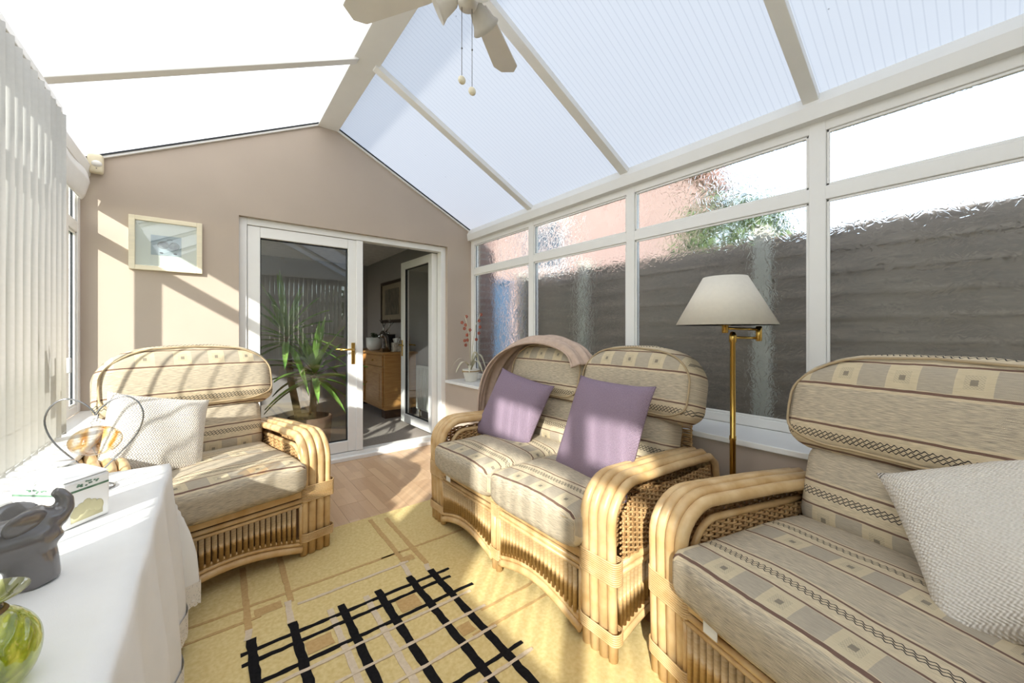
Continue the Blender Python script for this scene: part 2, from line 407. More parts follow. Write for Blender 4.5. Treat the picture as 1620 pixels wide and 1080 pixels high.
# ------------------------------------------------------------------ room beyond
GREYW = mat('grey_paint', (150,144,142), .9, var=.03, nscale=3)
CX0, CX1, CY0, CY1, CZ1 = -1.6, 2.35, YB+.2, 7.4, 2.42
f2 = struct('floor_2', 'grey brown carpet of the room beyond'); f2['category'] = 'floor'
obj('carpet', MB().box((CX0, YB+.05, -.05), (CX1, CY1, .004)), mat('taupe_carpet', (172,160,150), 1, var=.1, nscale=90, bmp=.6, bscale=500), f2)
c2 = struct('ceiling_2', 'white textured ceiling of the room beyond')
obj('plaster', MB().box((CX0, CY0, CZ1), (CX1, CY1, CZ1+.1)), mat('white_ceiling', (228,224,218), .95, bmp=.6, bscale=40), c2)
for nm, lb, bxs in (('wall_far', 'grey painted far wall of the room beyond', [(CX0, CY1, 0, CX1, CY1+.1, CZ1)]), ('wall_beyond', 'grey painted wall beyond the open door holding the dark picture', [(CX1, CY0, 0, CX1+.1, CY1, CZ1)]),
    ('wall_side', 'window side wall of the room beyond', [(CX0-.1, CY0, 0, CX0, 4.3, CZ1), (CX0-.1, 6.6, 0, CX0, CY1, CZ1), (CX0-.1, 4.3, 0, CX0, 6.6, .85), (CX0-.1, 4.3, 2.15, CX0, 6.6, CZ1), (CX0-.1, CY0-.1, 0, XL-.12, CY0, CZ1)])):
    w2 = struct(nm, lb)
    for q in bxs: obj('plaster', MB().box(q[:3], q[3:]), GREYW, w2)
wn = struct('window_4', 'white window lighting the room beyond')
for a in ((4.3, 4.36, .85, 2.15), (6.54, 6.6, .85, 2.15), (5.42, 5.48, .85, 2.15), (4.36, 6.54, .85, .91), (4.36, 6.54, 2.09, 2.15)):
    obj('frame_rail', MB().box((CX0-.08, a[0], a[2]), (CX0-.02, a[1], a[3])), UPVC, wn, bevel=.004)
for a in ((4.36, 5.42), (5.48, 6.54)): obj('pane', MB().box((CX0-.053, a[0], .91), (CX0-.047, a[1], 2.09)), GLASS, wn)
# sideboard
OAK = mat('honey_oak', (196,148,88), .4, var=.12, nscale=5, sc=(1,1,9), c2=(176,124,68)); DKW = mat('dark_wood', (84,58,40), .5)
sb = thing('sideboard', 'honey oak sideboard on dark plinth feet beyond the open door', 'sideboard', (1.84, 5.15, 0))
obj('body', MB().box((.02, 0, .12), (.47, 1.5, .87)), OAK, sb, bevel=.004)
obj('top', MB().box((-.01, -.02, .872), (.49, 1.52, .905)), OAK, sb, bevel=.006)
for y in (.04, .82):
    d = obj('door', MB().box((-.002, y, .15), (.02, y+.66, .70)), OAK, sb, bevel=.004)
    obj('panel', MB().box((-.008, y+.09, .24), (-.002, y+.57, .61)), OAK, d, bevel=.003); obj('knob', MB().ball((-.02, y+.6, .45), .014), BRASS, d, True)
    w_ = obj('drawer', MB().box((-.002, y, .715), (.02, y+.66, .855)), OAK, sb, bevel=.004); obj('knob', MB().ball((-.018, y+.33, .785), .013), BRASS, w_, True)
for y in (.03, 1.33): obj('foot', MB().box((.04, y, .004), (.43, y+.14, .12)), DKW, sb, bevel=.004)
# items on the sideboard
ds = thing('deer_sculpture', 'polished silver deer head sculpture with antlers on the sideboard', 'sculpture', (1.95, 5.32, .907), radians(200))
SIL = mat('polished_silver', (150,146,142), .18, 1)
obj('head', MB().tube([(0,0,0), (0,0,.10), (.02,0,.19), (.07,0,.25), (.13,0,.20)], [.055,.045,.045,.045,.02], 12), SIL, ds, True)
for s in (-1, 1):
    obj('antler', MB().tube([(.03,s*.02,.27), (0,s*.06,.35), (.02,s*.10,.46)], [.011,.008,.004], 6).tube([(0,s*.06,.35), (-.06,s*.08,.41)], [.008,.003], 6).tube([(.01,s*.08,.40), (.06,s*.09,.45)], [.007,.003], 6), SIL, ds, True)
    obj('ear', MB().ball((.02,s*.055,.255), (.014,.03,.018)), SIL, ds, True)
tb = thing('tissue_box', 'small patterned cube tissue box on the sideboard', 'tissue box', (2.07, 5.26, .907))
obj('box', MB().box((-.06,-.06,0), (.06,.06,.125)), mat('patterned_card', (216,206,190), .7, nscale=30, c2=(150,140,126)), tb, bevel=.004)
obj('tissue', MB().grid(lambda u, v: ((u-.5)*.06*(1+v), .02*sin(u*9)*(v+.3), .12+.07*v-.02*abs(u-.5)), 8, 5), mat('tissue_paper', (245,244,240), .9), tb, True)
pf = thing('photo_frame', 'small standing photo frame on the sideboard near the open door', 'photo frame', (2.2, 5.3, .907), radians(-10))
FRM = mat('pewter_frame', (150,132,108), .4, .4)
for a in ((-.08,-.065,0,.2), (.065,.08,0,.2), (-.065,.065,0,.015), (-.065,.065,.185,.2)): obj('frame_bar', MB().box((a[0],-.01,a[2]), (a[1],.01,a[3])), FRM, pf, bevel=.003)
obj('photo', MB().box((-.065,-.002,.015), (.065,.004,.185)), mat('photo_print', (170,150,130), .3, nscale=14, c2=(90,76,66)), pf)
pf2 = thing('photo_frame', 'dark leaning photo frame behind the silver deer', 'photo frame', (2.06, 5.5, .907), radians(20))
for a in ((-.1,-.08,0,.24), (.08,.1,0,.24), (-.08,.08,0,.02), (-.08,.08,.22,.24)): obj('frame_bar', MB().box((a[0],-.01,a[2]), (a[1],.01,a[3])), mat('black_frame', (36,32,32), .3), pf2, bevel=.003)
obj('photo', MB().box((-.08,-.002,.02), (.08,.004,.22)), mat('dark_print', (60,56,60), .3, nscale=14), pf2)
pp = thing('plant_pot', 'white round pot with a dark plant at the sideboard end', 'plant pot', (1.99, 5.95, .907))
obj('pot', MB().lathe([(.08,0),(.115,.05),(.12,.19),(.112,.19),(.1,.15),(0,.15)], 24), mat('white_ceramic', (236,234,230), .25, var=.01), pp, True)
lf = MB()
for i in range(26):
    a = random.random()*6.28; r = .03+.1*random.random(); h = .2+.06*random.random()
    lf.tube([(0,0,.15), (r*.6*cos(a), r*.6*sin(a), h), (r*cos(a), r*sin(a), h-.01)], [.003,.016,.002], 4, flat=.2)
obj('leaves', lf, mat('dark_leaf', (70,84,58), .5), pp, True)
# picture beyond
pb = thing('wall_picture', 'dark framed picture with pale mount on the grey wall beyond', 'picture', (CX1, 6.13, 1.33))
for a in ((-.49,-.44,0,.68), (.44,.49,0,.68), (-.44,.44,0,.05), (-.44,.44,.63,.68)): obj('frame_bar', MB().box((-.03,a[0],a[2]), (-.001,a[1],a[3])), mat('dark_frame', (62,48,42), .35), pb, bevel=.004)
obj('mount', MB().box((-.016,-.44,.05), (-.006,.44,.63)), mat('dull_mount', (150,138,120), .4), pb)
obj('print', MB().box((-.019,-.3,.13), (-.016,.3,.55)), mat('dark_picture', (120,112,98), .3, nscale=9, c2=(52,50,50), sc=(1,3,1)), pb)
rd = thing('radiator', 'white panel radiator on the wall behind the open door', 'radiator', (CX1-.085, 4.25, .12))
obj('panel', MB().box((0,0,0), (.05,.8,.6)), UPVC, rd, bevel=.008)
fm = MB().box((-.012,-.011,.03), (0,.011,.57)).mesh('fin'); fm.materials.append(UPVC)
for i in range(16): obj('fin', fm, UPVC, rd, loc=(0, .04+i*.048, 0))
for y in (.1,.7): obj('bracket', MB().box((.05,y-.02,.1), (.08,y+.02,.5)), UPVC, rd)
for y in (.06,.74): obj('pipe', MB().tube([(.03,y,0),(.03,y,-.118)], .008, 8), BRASS, rd, True)
# yucca
yu = thing('yucca_plant', 'tall two-headed yucca in a pot behind the closed glass door', 'plant', (.80, 4.30, .004)); yu.scale = (1.12,1.12,1.12)
TER = mat('brown_pot', (120,92,76), .7)
obj('pot', MB().lathe([(.12,0),(.16,.02),(.18,.30),(.165,.30),(.155,.26),(0,.26)], 24), TER, yu, True)
TRK = mat('yucca_bark', (150,130,104), .9, bmp=.9, bscale=60, c2=(96,80,60))
LEAF = mat('yucca_leaf', (150,184,88), .4, nscale=6, c2=(84,128,56))
for bx_, by_, hz, n, L in ((-.17, .12, 1.02, 34, .62), (.02, -.06, .70, 32, .52)):
    obj('trunk', MB().tube([(bx_*.4, by_*.4, .2), (bx_*.8, by_*.8, hz*.6), (bx_, by_, hz)], [.032,.028,.026], 10), TRK, yu, True)
    for k in range(n):
        a = k*2.4+random.random()*.4; el = radians(-15+95*(k/n)); l = L*(.75+.35*random.random()); dr = .35*(1-k/n)+.12
        c0 = V((bx_, by_, hz-.08+.14*k/n)); d_ = V((cos(a)*cos(el), sin(a)*cos(el), sin(el))); sdv = V((-sin(a), cos(a), 0)); mbl = MB()
        def LP(u, v):
            wdt = .026*(sin(pi*min(1, v*.86+.14))**.7)*(1 if v < .98 else .1)
            p = c0+d_*l*v+V((0, 0, -dr*l*v*v)); return p+sdv*wdt*(u-.5)*2+V((0, 0, -.012*(1-abs(u-.5)*2)))
        obj('leaf', mbl.grid(LP, 2, 7), LEAF, yu, True)
# ------------------------------------------------------------------ rattan seating
def arc(pts_fn, n): return [pts_fn(i/n) for i in range(n+1)]
def arm_path(x, rr, back, lift=0, inset=0):
    """front post from the floor, bend of radius rr, then back"""
    zt = .615+lift-inset; y0 = .03+inset; p = [(x, y0, 0), (x, y0-.006, .2), (x, y0-.012, zt-rr)]
    for i in range(1, 9):
        a = pi/2*i/8; p.append((x, y0-.012+rr*(1-cos(a)), zt-rr+rr*sin(a)))
    p += [(x, y0+rr+(back-y0-rr)*.5, zt-.012), (x, back-.05, zt-.03), (x, back+.005, zt-.07), (x, back+.02, zt-.15), (x, back+.02, .30)]
    return p
def wrap(x0, x1, y, z0, n, rad, par, along='z', pitch=.0075):
    """cane binding round a bundle of poles"""
    m = MB()
    for k in range(n):
        z = z0+k*pitch; p = []
        for j in range(16):
            a = 2*pi*j/16; cx = x1 if cos(a) > 0 else x0
            p.append((cx+rad*cos(a), y+rad*sin(a), z+.0015*sin(a*2)))
        m.tube(p, .0034, 5, closed=True)
    return obj('cane_wrap', m, RAT, par, True)
def wicker(x, y0, y1, z0, topf, par, pitch=.0095, amp=.006, stake=.028, axis='x', name='wicker_panel'):
    """woven panel in the plane x=const (axis x) or y=const; rows of cane passing over stakes"""
    m = MB(); k = 0; z = z0
    def P(a, d, zz): return (x+d, a, zz) if axis == 'x' else (a, x+d, zz)
    zmax = max(topf(y0+(y1-y0)*i/20) for i in range(21))
    while z < zmax:
        run = [y0+(y1-y0)*i/72 for i in range(73)]; seg = [a for a in run if topf(a) > z]
        if len(seg) > 4:
            m.tube([P(a, amp*sin(pi*a/stake+pi*(k % 2)), z+.0012*sin(a*90+k)) for a in seg], .0046, 4)
        k += 1; z += pitch
    a = y0+stake/2
    while a < y1:
        if topf(a) > z0+.02: m.tube([P(a, 0, z0), P(a, 0, topf(a))], .0045, 5)
        a += stake
    o = obj(name, m, RATD, par, True); o['kind'] = 'stuff'; return o
REED = MB().tube([(0,0,0),(0,0,1)], .0098, 8).mesh('reed', True); REED.materials.append(RAT)
def reed(x, y, z0, z1, par):
    if z1-z0 < .012: return
    o = obj('reed', REED, RAT, par, loc=(x, y, z0)); o.scale.z = z1-z0
def make_seat(name, label, cat, loc, rz, n, W):
    r = thing(name, label, cat, loc, rz); Dp = .80; xs = W/2-.075
    for s in (-1, 1):
        # bundle of bent poles
        for k, (dx, rad, lift, rr) in enumerate(((-.056,.0200,-.005,.132), (-.016,.0205,.003,.14), (.025,.0205,.003,.142), (.062,.0175,-.006,.136))):
            obj('arm_pole', MB().tube(arm_path(s*(xs+dx), rr, Dp, lift), rad, 10), RAT, r, True)
        xi = s*(xs-.045)
        ip = [(xi, .085, .32), (xi, .085, .44)]+[(xi, .085+.1*(1-cos(pi/2*i/6)), .44+.105*sin(pi/2*i/6)) for i in range(1, 7)]+[(xi, Dp-.02, .53)]
        obj('inner_pole', MB().tube(ip, .012, 8), RAT, r, True)
        def topf(y):
            if y < .185: q = min(1, max(0, (.185-y)/.1)); return .44+.105*sqrt(max(0, 1-q*q))
            return .545-.015*(y-.185)/.6
        wicker(xi, .09, Dp-.02, .31, topf, r)
        # outside skirt of the arm
        xo = s*(xs+.05)
        wicker(xo, .09, Dp-.02, .33, topf, r, name='outer_wicker_panel')
        obj('side_rail', MB().tube([(xo, .05, .315), (xo, Dp, .315)], .014, 8), RAT, r, True)
        obj('side_rail', MB().tube([(xo, .05, .283), (xo, Dp, .283)], .011, 8), RAT, r, True)
        def zs(y): return .065+.065*sin(pi*(y-.05)/(Dp-.05))
        for dz, rad in ((0, .016), (.027, .011)):
            obj('side_arch', MB().tube([(xo, .05+(Dp-.05)*i/12, zs(.05+(Dp-.05)*i/12)-.03+dz) for i in range(13)], rad, 8), RAT, r, True)
        y = .085
        while y < Dp-.04: reed(xo, y, zs(y)+.005, .278, r); y += .0235
        wrap(s*xs-.052, s*xs+.068, .025, .285, 11, .028, r); wrap(s*xs-.052, s*xs+.068, .027, .075, 6, .028, r)
        # back legs and posts
        obj('back_leg', MB().tube([(s*(xs+.02), Dp, 0), (s*(xs+.02), Dp+.005, .45), (s*(xs+.02), Dp+.01, .54)], .022, 8), RAT, r, True)
    # front apron, one arch per seat
    x0, x1 = -xs+.065, xs-.065; sw = (x1-x0)/n; yf = .02
    obj('front_rail', MB().box((x0, yf-.012, .305), (x1, yf+.03, .345)), RAT, r, bevel=.008)
    obj('front_rail', MB().tube([(x0, yf-.006, .29), (x1, yf-.006, .29)], .011, 8), RAT, r, True)
    obj('front_rail', MB().tube([(x0, yf-.006, .268), (x1, yf-.006, .268)], .009, 8), RAT, r, True)
    for i in range(n):
        a, b = x0+i*sw, x0+(i+1)*sw; ia, ib = a+(.028 if i else .008), b-(.028 if i < n-1 else .008)
        def za(x): return .065+.062*sin(pi*(x-a)/(b-a))
        for dz, rad in ((-.03, .018), (-.002, .010), (.016, .008)):
            obj('front_arch', MB().tube([(ia+(ib-ia)*j/16, yf-.004, za(ia+(ib-ia)*j/16)+dz) for j in range(17)], rad, 8), RAT, r, True)
        for e in (ia+.004, ib-.004): obj('apron_post', MB().tube([(e, yf-.006, .07), (e, yf-.006, .275)], .009, 8), RAT, r, True)
        x = ia+.024
        while x < ib-.018: reed(x, yf-.008, za(x)+.012, .264, r); x += .0235
        if i:
            for d in (-.016, .016): obj('leg', MB().tube([(a+d, yf, 0), (a+d, yf, .30)], .017, 10), RAT, r, True)
            wrap(a-.016, a+.016, yf, .06, 7, .022, r); wrap(a-.016, a+.016, yf, .27, 8, .022, r)
    GAPSH = mat('reed_gap_shade', (112,80,50), .8)
    obj('gap_shade_sheet', MB().box((x0+.01, yf+.004, .10), (x1-.01, yf+.010, .30)), GAPSH, r)  # added sheet, coloured dark as the shade between the reeds
    # seat deck, back frame
    obj('seat_deck', MB().box((x0, .03, .31), (x1, Dp-.02, .34)), RATD, r)
    bx0, bx1 = -xs+.06, xs-.06
    def bt(x): q = abs(x)/(xs-.06); return .93-.16*q**4
    bo = wicker(Dp+.03, bx0, bx1, .30, bt, r, pitch=.011, stake=.05, axis='y', name='back_wicker_panel')
    obj('back_rim', MB().tube([(bx0+(bx1-bx0)*i/24, Dp+.03, bt(bx0+(bx1-bx0)*i/24)) for i in range(25)], .020, 8), RAT, r, True)
    # cushions
    cw = (x1-x0+.03)/n
    for i in range(n):
        cx = x0-.015+cw*(i+.5); ph = .045*i
        def swp(x, y, z): 
            q = max(0, 1-(2*x/cw)**2)*max(0, 1-(2*y/.66)**2); return (x, y-.02*max(0, 1-(2*x/cw)**2)*(y < 0), z+.022*q*(1 if z > 0 else 0)+.004*sin(x*17+i)*sin(y*13))
        def suv(c, nn):
            X, Y, Z = c.x-cx, c.y, c.z-.425
            if abs(nn.x) > .8: return (X+Z+ph, Y+.04)
            return (X+ph+.03*i, Y+.035+min(0, Z-.045))
        sc_ = obj('seat_cushion', MB().rbox(cw-.008, .66, .155, .05, 14, swp, (cx, .285, .425)), FAB, r, True, suv)
        pts = []
        hw, hd, rr = cw/2-.010, .323, .05
        for (sx, sy, a0) in ((1,1,0), (-1,1,90), (-1,-1,180), (1,-1,270)):
            for j in range(5):
                a = radians(a0+22.5*j); px, py = sx*(hw-rr)+rr*cos(a), sy*(hd-rr)+rr*sin(a)
                pts.append((cx+px, .285+py-.02*max(0, 1-(2*px/cw)**2)*(py < 0), .468))
        obj('piping', MB().tube(pts, .005, 5, closed=True), PIPE, sc_, True)
        # back: lower bolster and domed head roll, leaning back
        bk = radians(14); rot = Matrix.Rotation(-bk, 4, 'X'); o_ = V((cx, .54, .47))
        def place(mbx, off):
            mbx.v = [tuple(o_+rot @ (V(p)+V(off))) for p in mbx.v]; return mbx
        inv = rot.inverted()
        lw = cw-.02
        low = MB().rbox(lw, .17, .31, .065, 12, lambda x, y, z: (x, y-.03*max(0, 1-(2*x/lw)**2)*max(0, 1-(z/.155)**2)*(1 if y < 0 else 0), z))
        def luv(c, nn, z0=.0):
            q = inv @ (c-o_); return (q.x+ph+.05, q.z+(.0 if abs(nn.y) > .3 else 0))
        obj('lumbar_cushion', place(low, (0, .10, .155)), FAB, r, True, luv)
        uw = cw+.12 if n == 1 else cw+.11; ox = 0 if n == 1 else (-.045 if i == 0 else .045)
        def uwp(x, y, z):
            q = 2*x/uw; t_ = (z+.16)/.32
            z2 = z+.075*max(0, 1-q*q)*max(0, t_)-.04*(abs(q)**5)*max(0, t_)
            pf_ = 1+.25*max(0, 1-q*q)*sin(pi*min(1, max(0, t_)))
            tuck = .012*math.exp(-((x+.02)/.05)**2)*max(0, t_)**4
            return (x, y*pf_, z2-tuck+.003*sin(x*26+z*9))
        up = MB().rbox(uw, .21, .31, .085, 16, uwp)
        def uuv(c, nn):
            q = inv @ (c-o_); return (q.x+ph+.02, .085+(q.z-.285)*.95+max(0, .04-abs(q.y-.05))*0)
        uo = obj('head_cushion', place(up, (ox, .075, .43)), FAB, r, True, uuv)
        pp_ = []
        for j in range(40):
            a = 2*pi*j/40; ex = abs(cos(a))**.45*(1 if cos(a) > 0 else -1); ez = abs(sin(a))**.45*(1 if sin(a) > 0 else -1)
            X, Y, Z = uwp(ex*(uw/2-.022), -.085, ez*(.155-.022)); pp_.append(o_+rot @ V((X+ox, Y+.068, Z+.43)))
        obj('piping', MB().tube(pp_, .005, 5, closed=True), PIPE, uo, True)
    tg = obj('care_tag', MB().box((x0+.1, yf-.034, .305), (x0+.145, yf-.031, .345)), mat('white_tag', (240,240,238)), r)
    return r
make_seat('rattan_armchair', 'rattan armchair in the corner by the blinds with a white cushion', 'armchair', (.075, 2.17, .0155), radians(12), 1, .92)
make_seat('rattan_sofa', 'two-seat rattan sofa with striped cushions under the windows', 'sofa', (1.10, 1.545, .0155), radians(-90), 2, 1.40)
make_seat('rattan_armchair', 'large rattan armchair at the right edge in front of the lamp', 'armchair', (1.07, .305, .0155), radians(-105), 1, .95)
# ------------------------------------------------------------------ scatter cushions
def pillow(name, label, m, size, loc, rot, t=.13):
    w_, h_ = size; mb = MB()
    def P(sg):
        def fn(u, v):
            x, y = 2*u-1, 2*v-1; e = (max(0, 1-abs(x)**2.6)*max(0, 1-abs(y)**2.6))**.5
            pin = 1-.06*(1-abs(x)**3)*abs(y)**3; pin2 = 1-.06*(1-abs(y)**3)*abs(x)**3
            return (x*w_/2*pin2, sg*(t/2*e+.003)+.006*sin(x*5+y*3)*e, y*h_/2*pin)
        return fn
    mb.grid(P(-1), 20, 20); k = len(mb.v); mb.grid(P(1), 20, 20)
    mb.f = [f if i < 400 else f[::-1] for i, f in enumerate(mb.f)]
    n = 21
    edge = [i for i in range(n)]+[i*n+n-1 for i in range(1, n)]+[n*n-1-i for i in range(1, n)]+[(n-1-i)*n for i in range(1, n-1)]
    L = len(edge)
    mb.f += [(edge[i], edge[i]+k, edge[(i+1) % L]+k, edge[(i+1) % L]) for i in range(L)]
    o = obj(name, mb, m, None, True, lambda c, nn: (c.x, c.z), loc=loc, rot=rot)
    return tag(o, label, 'cushion')
pillow('scatter_cushion', 'purple square cushion half under the throw on the sofa', PURP, (.46, .46), (1.50, 1.91, .69), (radians(-24), radians(10), radians(-84)))
pillow('scatter_cushion', 'purple square cushion in the middle of the sofa against the bare back', PURP, (.46, .50), (1.45, 1.175, .715), (radians(-22), radians(1), radians(-94)))
pillow('scatter_cushion', 'white textured cushion on the corner armchair behind the glass bauble', CREAM, (.40, .38), (-.19, 2.47, .695), (radians(-22), radians(14), radians(22)))
big = pillow('scatter_cushion', 'large cream textured cushion on the right armchair', CREAM, (.44, .44), (0,0,0), (0,0,0), .15)
_B = V((.966, -.259, 0)); _S = V((-.259, -.966, 0)); _L = (_B*sin(radians(44))+V((0, 0, cos(radians(44))))).normalized(); _r = radians(32)
_eu = _S*cos(_r)+_L*sin(_r); _ev = _L*cos(_r)-_S*sin(_r); _n = _ev.cross(_eu)
big.matrix_world = Matrix.Translation(V((1.30, .085, .50))+(_eu+_ev)*.21+_n*.02) @ Matrix((_eu, _n, _ev)).transposed().to_4x4()
# throw over the sofa back
def throw():
    P = [(1.62, 2.29, .62), (1.655, 2.30, .76), (1.70, 2.275, .90), (1.745, 2.19, 1.01), (1.77, 2.05, 1.075), (1.78, 1.90, 1.10), (1.78, 1.75, 1.085), (1.77, 1.63, 1.04), (1.755, 1.56, .97)]
    P = [V(p) for p in P]; mb = MB(); C = V((1.72, 1.93, .78))
    def at(t):
        x = t*(len(P)-1); i = min(len(P)-2, int(x)); f = x-i
        a, b, c_, d = P[max(0, i-1)], P[i], P[i+1], P[min(len(P)-1, i+2)]
        return .5*((2*b)+(c_-a)*f+(2*a-5*b+4*c_-d)*f*f+(3*b-a-3*c_+d)*f**3)
    def fn(u, v):
        p = at(u); out = (p-C); out.x = 0; out = out.normalized(); a = (v-.5)*2.5
        wd = .125+.03*sin(u*5)
        fold = .010*sin(v*19+u*4)+.006*sin(v*37-u*6)
        return p+V((1, 0, 0))*wd*sin(a)+out*(.055*cos(a)-.012+fold)
    mb.grid(fn, 50, 36)
    o = obj('throw_blanket', mb, mat('taupe_fleece', (196,172,154), 1, nscale=30, bmp=.3, bscale=400), None, True)
    s = o.modifiers.new('thick', 'SOLIDIFY'); s.thickness = .008; s.offset = 1
    tag(o, 'taupe fleece throw draped over the left back corner of the sofa', 'blanket')
throw()
# ------------------------------------------------------------------ rug
rg = thing('rug', 'cream yellow rug with black and pale crossing lines', 'rug')
def rugmat(n, c, c2): return mat(n, c, 1, nscale=70, bmp=.7, bscale=700, c2=c2, spec=.1)
RB = rugmat('rug_gold', (232,210,152), (216,190,128)); RK = rugmat('rug_black', (34,33,34), (24,23,25)); RP = rugmat('rug_pale', (226,208,182), (212,192,164)); RT = rugmat('rug_tan', (208,174,122), (194,158,104))
obj('pile', MB().box((-.09, -.35, .0005), (1.40, 2.48, .0115)), RB, rg, bevel=.004)
def stripe(pts, w_, m, z, name):
    mb = MB(); L = 0; Q = []
    for (a, b) in zip(pts[:-1], pts[1:]):
        n = max(2, int(hypot(b[0]-a[0], b[1]-a[1])/.03))
        Q += [(a[0]+(b[0]-a[0])*i/n, a[1]+(b[1]-a[1])*i/n) for i in range(n)]
    Q.append(pts[-1]); d0 = (pts[-1][0]-pts[0][0], pts[-1][1]-pts[0][1]); l = hypot(*d0); nx, ny = -d0[1]/l, d0[0]/l
    vs, fs = [], []
    for (x, y) in Q:
        j1, j2 = (random.uniform(-.0025, .0025) for _ in range(2))
        vs += [(x+nx*(w_/2+j1), y+ny*(w_/2+j1), z), (x-nx*(w_/2+j2), y-ny*(w_/2+j2), z), (x+nx*(w_/2+j1), y+ny*(w_/2+j1), .011), (x-nx*(w_/2+j2), y-ny*(w_/2+j2), .011)]
    for i in range(len(Q)-1):
        a = i*4; fs += [(a, a+4, a+5, a+1), (a, a+2, a+6, a+4), (a+1, a+5, a+7, a+3)]
    obj(name, mb.add(vs, fs), m, rg)
for x, ye in ((.126,1.768), (.265,1.766), (.445,1.753), (.60,1.75), (.752,1.756), (.855,1.742)): stripe([(x, ye), (x-.006, .62)], .031, RK, .0150, 'black_stripe')
for a, b, y in ((.09,.934,1.702), (.09,.91,1.645), (.12,.965,1.532), (.3,.93,1.128), (.1,.95,.86)): stripe([(a, y), (b, y-.004)], .0165, RK, .0145, 'black_line')
for x, ye, yb in ((.400,1.755,.7), (.545,1.745,.7), (.126,1.83,1.77), (.27,1.92,1.77), (.77,1.89,1.76), (.86,1.80,1.745)): stripe([(x, ye), (x-.01, yb)], .024, RP, .0140, 'pale_stripe')
for a, b, y in ((.30,.80,1.872), (.15,.93,1.490), (.33,.93,1.372), (.42,.94,1.075), (.2,.9,1.25)): stripe([(a, y), (b, y+.002)], .013, RP, .0153, 'pale_line')
for x, ya, yb in ((.131,2.33,1.82), (.29,2.39,1.91), (.79,2.44,1.89), (.875,2.40,1.80)): stripe([(x, ya), (x-.008, yb)], .024, RT, .0136, 'tan_stripe')
for a, b, y in ((-.085,.80,1.985), (-.085,.17,1.89), (.80,1.36,1.262), (.9,1.36,1.36), (.7,1.3,1.985)): stripe([(a, y), (b, y)], .014, RT, .0133, 'tan_line')
for x0, x1, y0, y1 in ((.635,.722,1.545,1.63), (.285,.373,1.555,1.622), (.77,.826,1.283,1.34), (.15,.247,1.895,1.945), (.788,.84,1.88,1.928), (.48,.54,1.15,1.22)): stripe([((x0+x1)/2, y0), ((x0+x1)/2, y1)], x1-x0, RT, .0130, 'tan_block')
# ------------------------------------------------------------------ console table with cloth
TX0, TX1, TY0, TY1, TZ = -.42, -.118, -.25, 1.965, .68
tbm = thing('console_table', 'narrow table hidden under a white cloth by the blinds', 'table')
obj('top', MB().box((TX0+.01, TY0, TZ-.03), (TX1-.004, TY1-.004, TZ-.004)), OAK, tbm)
for x in (TX0+.03, TX1-.05):
    for y in (TY0+.03, TY1-.06): obj('leg', MB().box((x, y, 0), (x+.04, y+.04, TZ-.03)), OAK, tbm)
CLOTH = mat('white_linen', (240,238,234), .9, var=.02, bmp=.15, bscale=500)
def clothpt(px, py, drop=None):
    dx = max(0, px-TX1, TX0-px); dy = max(0, py-TY1, TY0-py)
    cx, cy = min(max(px, TX0), TX1), min(max(py, TY0), TY1)
    d = max(dx, dy) if min(dx, dy) < 1e-6 else hypot(dx, dy)*.92
    if d <= 0: return (px, py, TZ)
    sx = 1 if px > TX1 else -1; sy = 1 if py > TY1 else -1
    o = .006+.03*min(1, d/.5)+.016*sin((py if dx > dy else px)*21)*min(1, d/.3)
    if sx < 0 and dx > 0: o = .002
    th = atan2(dy, dx) if d else 0
    fl_ = 1+1.2*sin(2*th)*min(1, d/.4)
    bev = min(d, .012)
    return (cx+(sx*cos(th)*o*fl_ if dx > 0 else 0), cy+(sy*sin(th)*o*fl_ if dy > 0 else 0), TZ-max(0, d-bev*.4))
DR = .60
xsn = [TX0-.02]+[TX0+(TX1-TX0)*i/8 for i in range(9)]+[TX1+DR*i/26 for i in range(1, 27)]
ysn = [TY0+(TY1-TY0)*i/90 for i in range(91)]+[TY1+DR*i/26 for i in range(1, 27)]
mb = MB(); nx_ = len(xsn)
mb.add([clothpt(x, y) for y in ysn for x in xsn], [(j*nx_+i, j*nx_+i+1, (j+1)*nx_+i+1, (j+1)*nx_+i) for j in range(len(ysn)-1) for i in range(nx_-1)
       if hypot(max(0, xsn[i+1]-TX1), max(0, ysn[j+1]-TY1)) < DR*1.08])
tc = thing('tablecloth', 'long white lace-edged cloth hanging over the console table', 'tablecloth')
o = obj('cloth', mb, CLOTH, tc, True)
def lacemat():
    m, t, b = base('white_lace'); b.inputs['Base Color'].default_value = lin((232,226,216)); b.inputs['Roughness'].default_value = .95
    co, (x, y, z) = coords(t); vo = t.nodes.new('ShaderNodeTexVoronoi'); vo.inputs['Scale'].default_value = 150; t.links.new(co, vo.inputs['Vector'])
    a = E(t, vo.outputs['Distance']).gt(.28); t.links.new((a*.75+.25).s, b.inputs['Alpha']); return m
LACE = lacemat()
def hem(t):   # along the room side, round the far corner
    L1 = TY1-TY0; L2 = DR*1.5
    s = t*(L1+L2+.25)
    if s < L1: return TX1+DR-.005, TY0+s, 1, 0
    s -= L1
    if s < L2: a = s/L2*pi/2; return TX1+DR*cos(a)*1.02, TY1+DR*sin(a)*1.02, cos(a), sin(a)
    return TX1-(s-L2), TY1+DR-.005, 0, 1
def lfn(u, v):
    px, py, ex, ey = hem(u); sc = .008*abs(sin(u*260)); k = (v-.0)*.085+v*sc
    q = V(clothpt(px-ex*.05, py-ey*.05)); return q+V((ex*.006, ey*.006, .05-k-.035))
obj('lace_trim', MB().grid(lfn, 420, 3), LACE, tc, True)
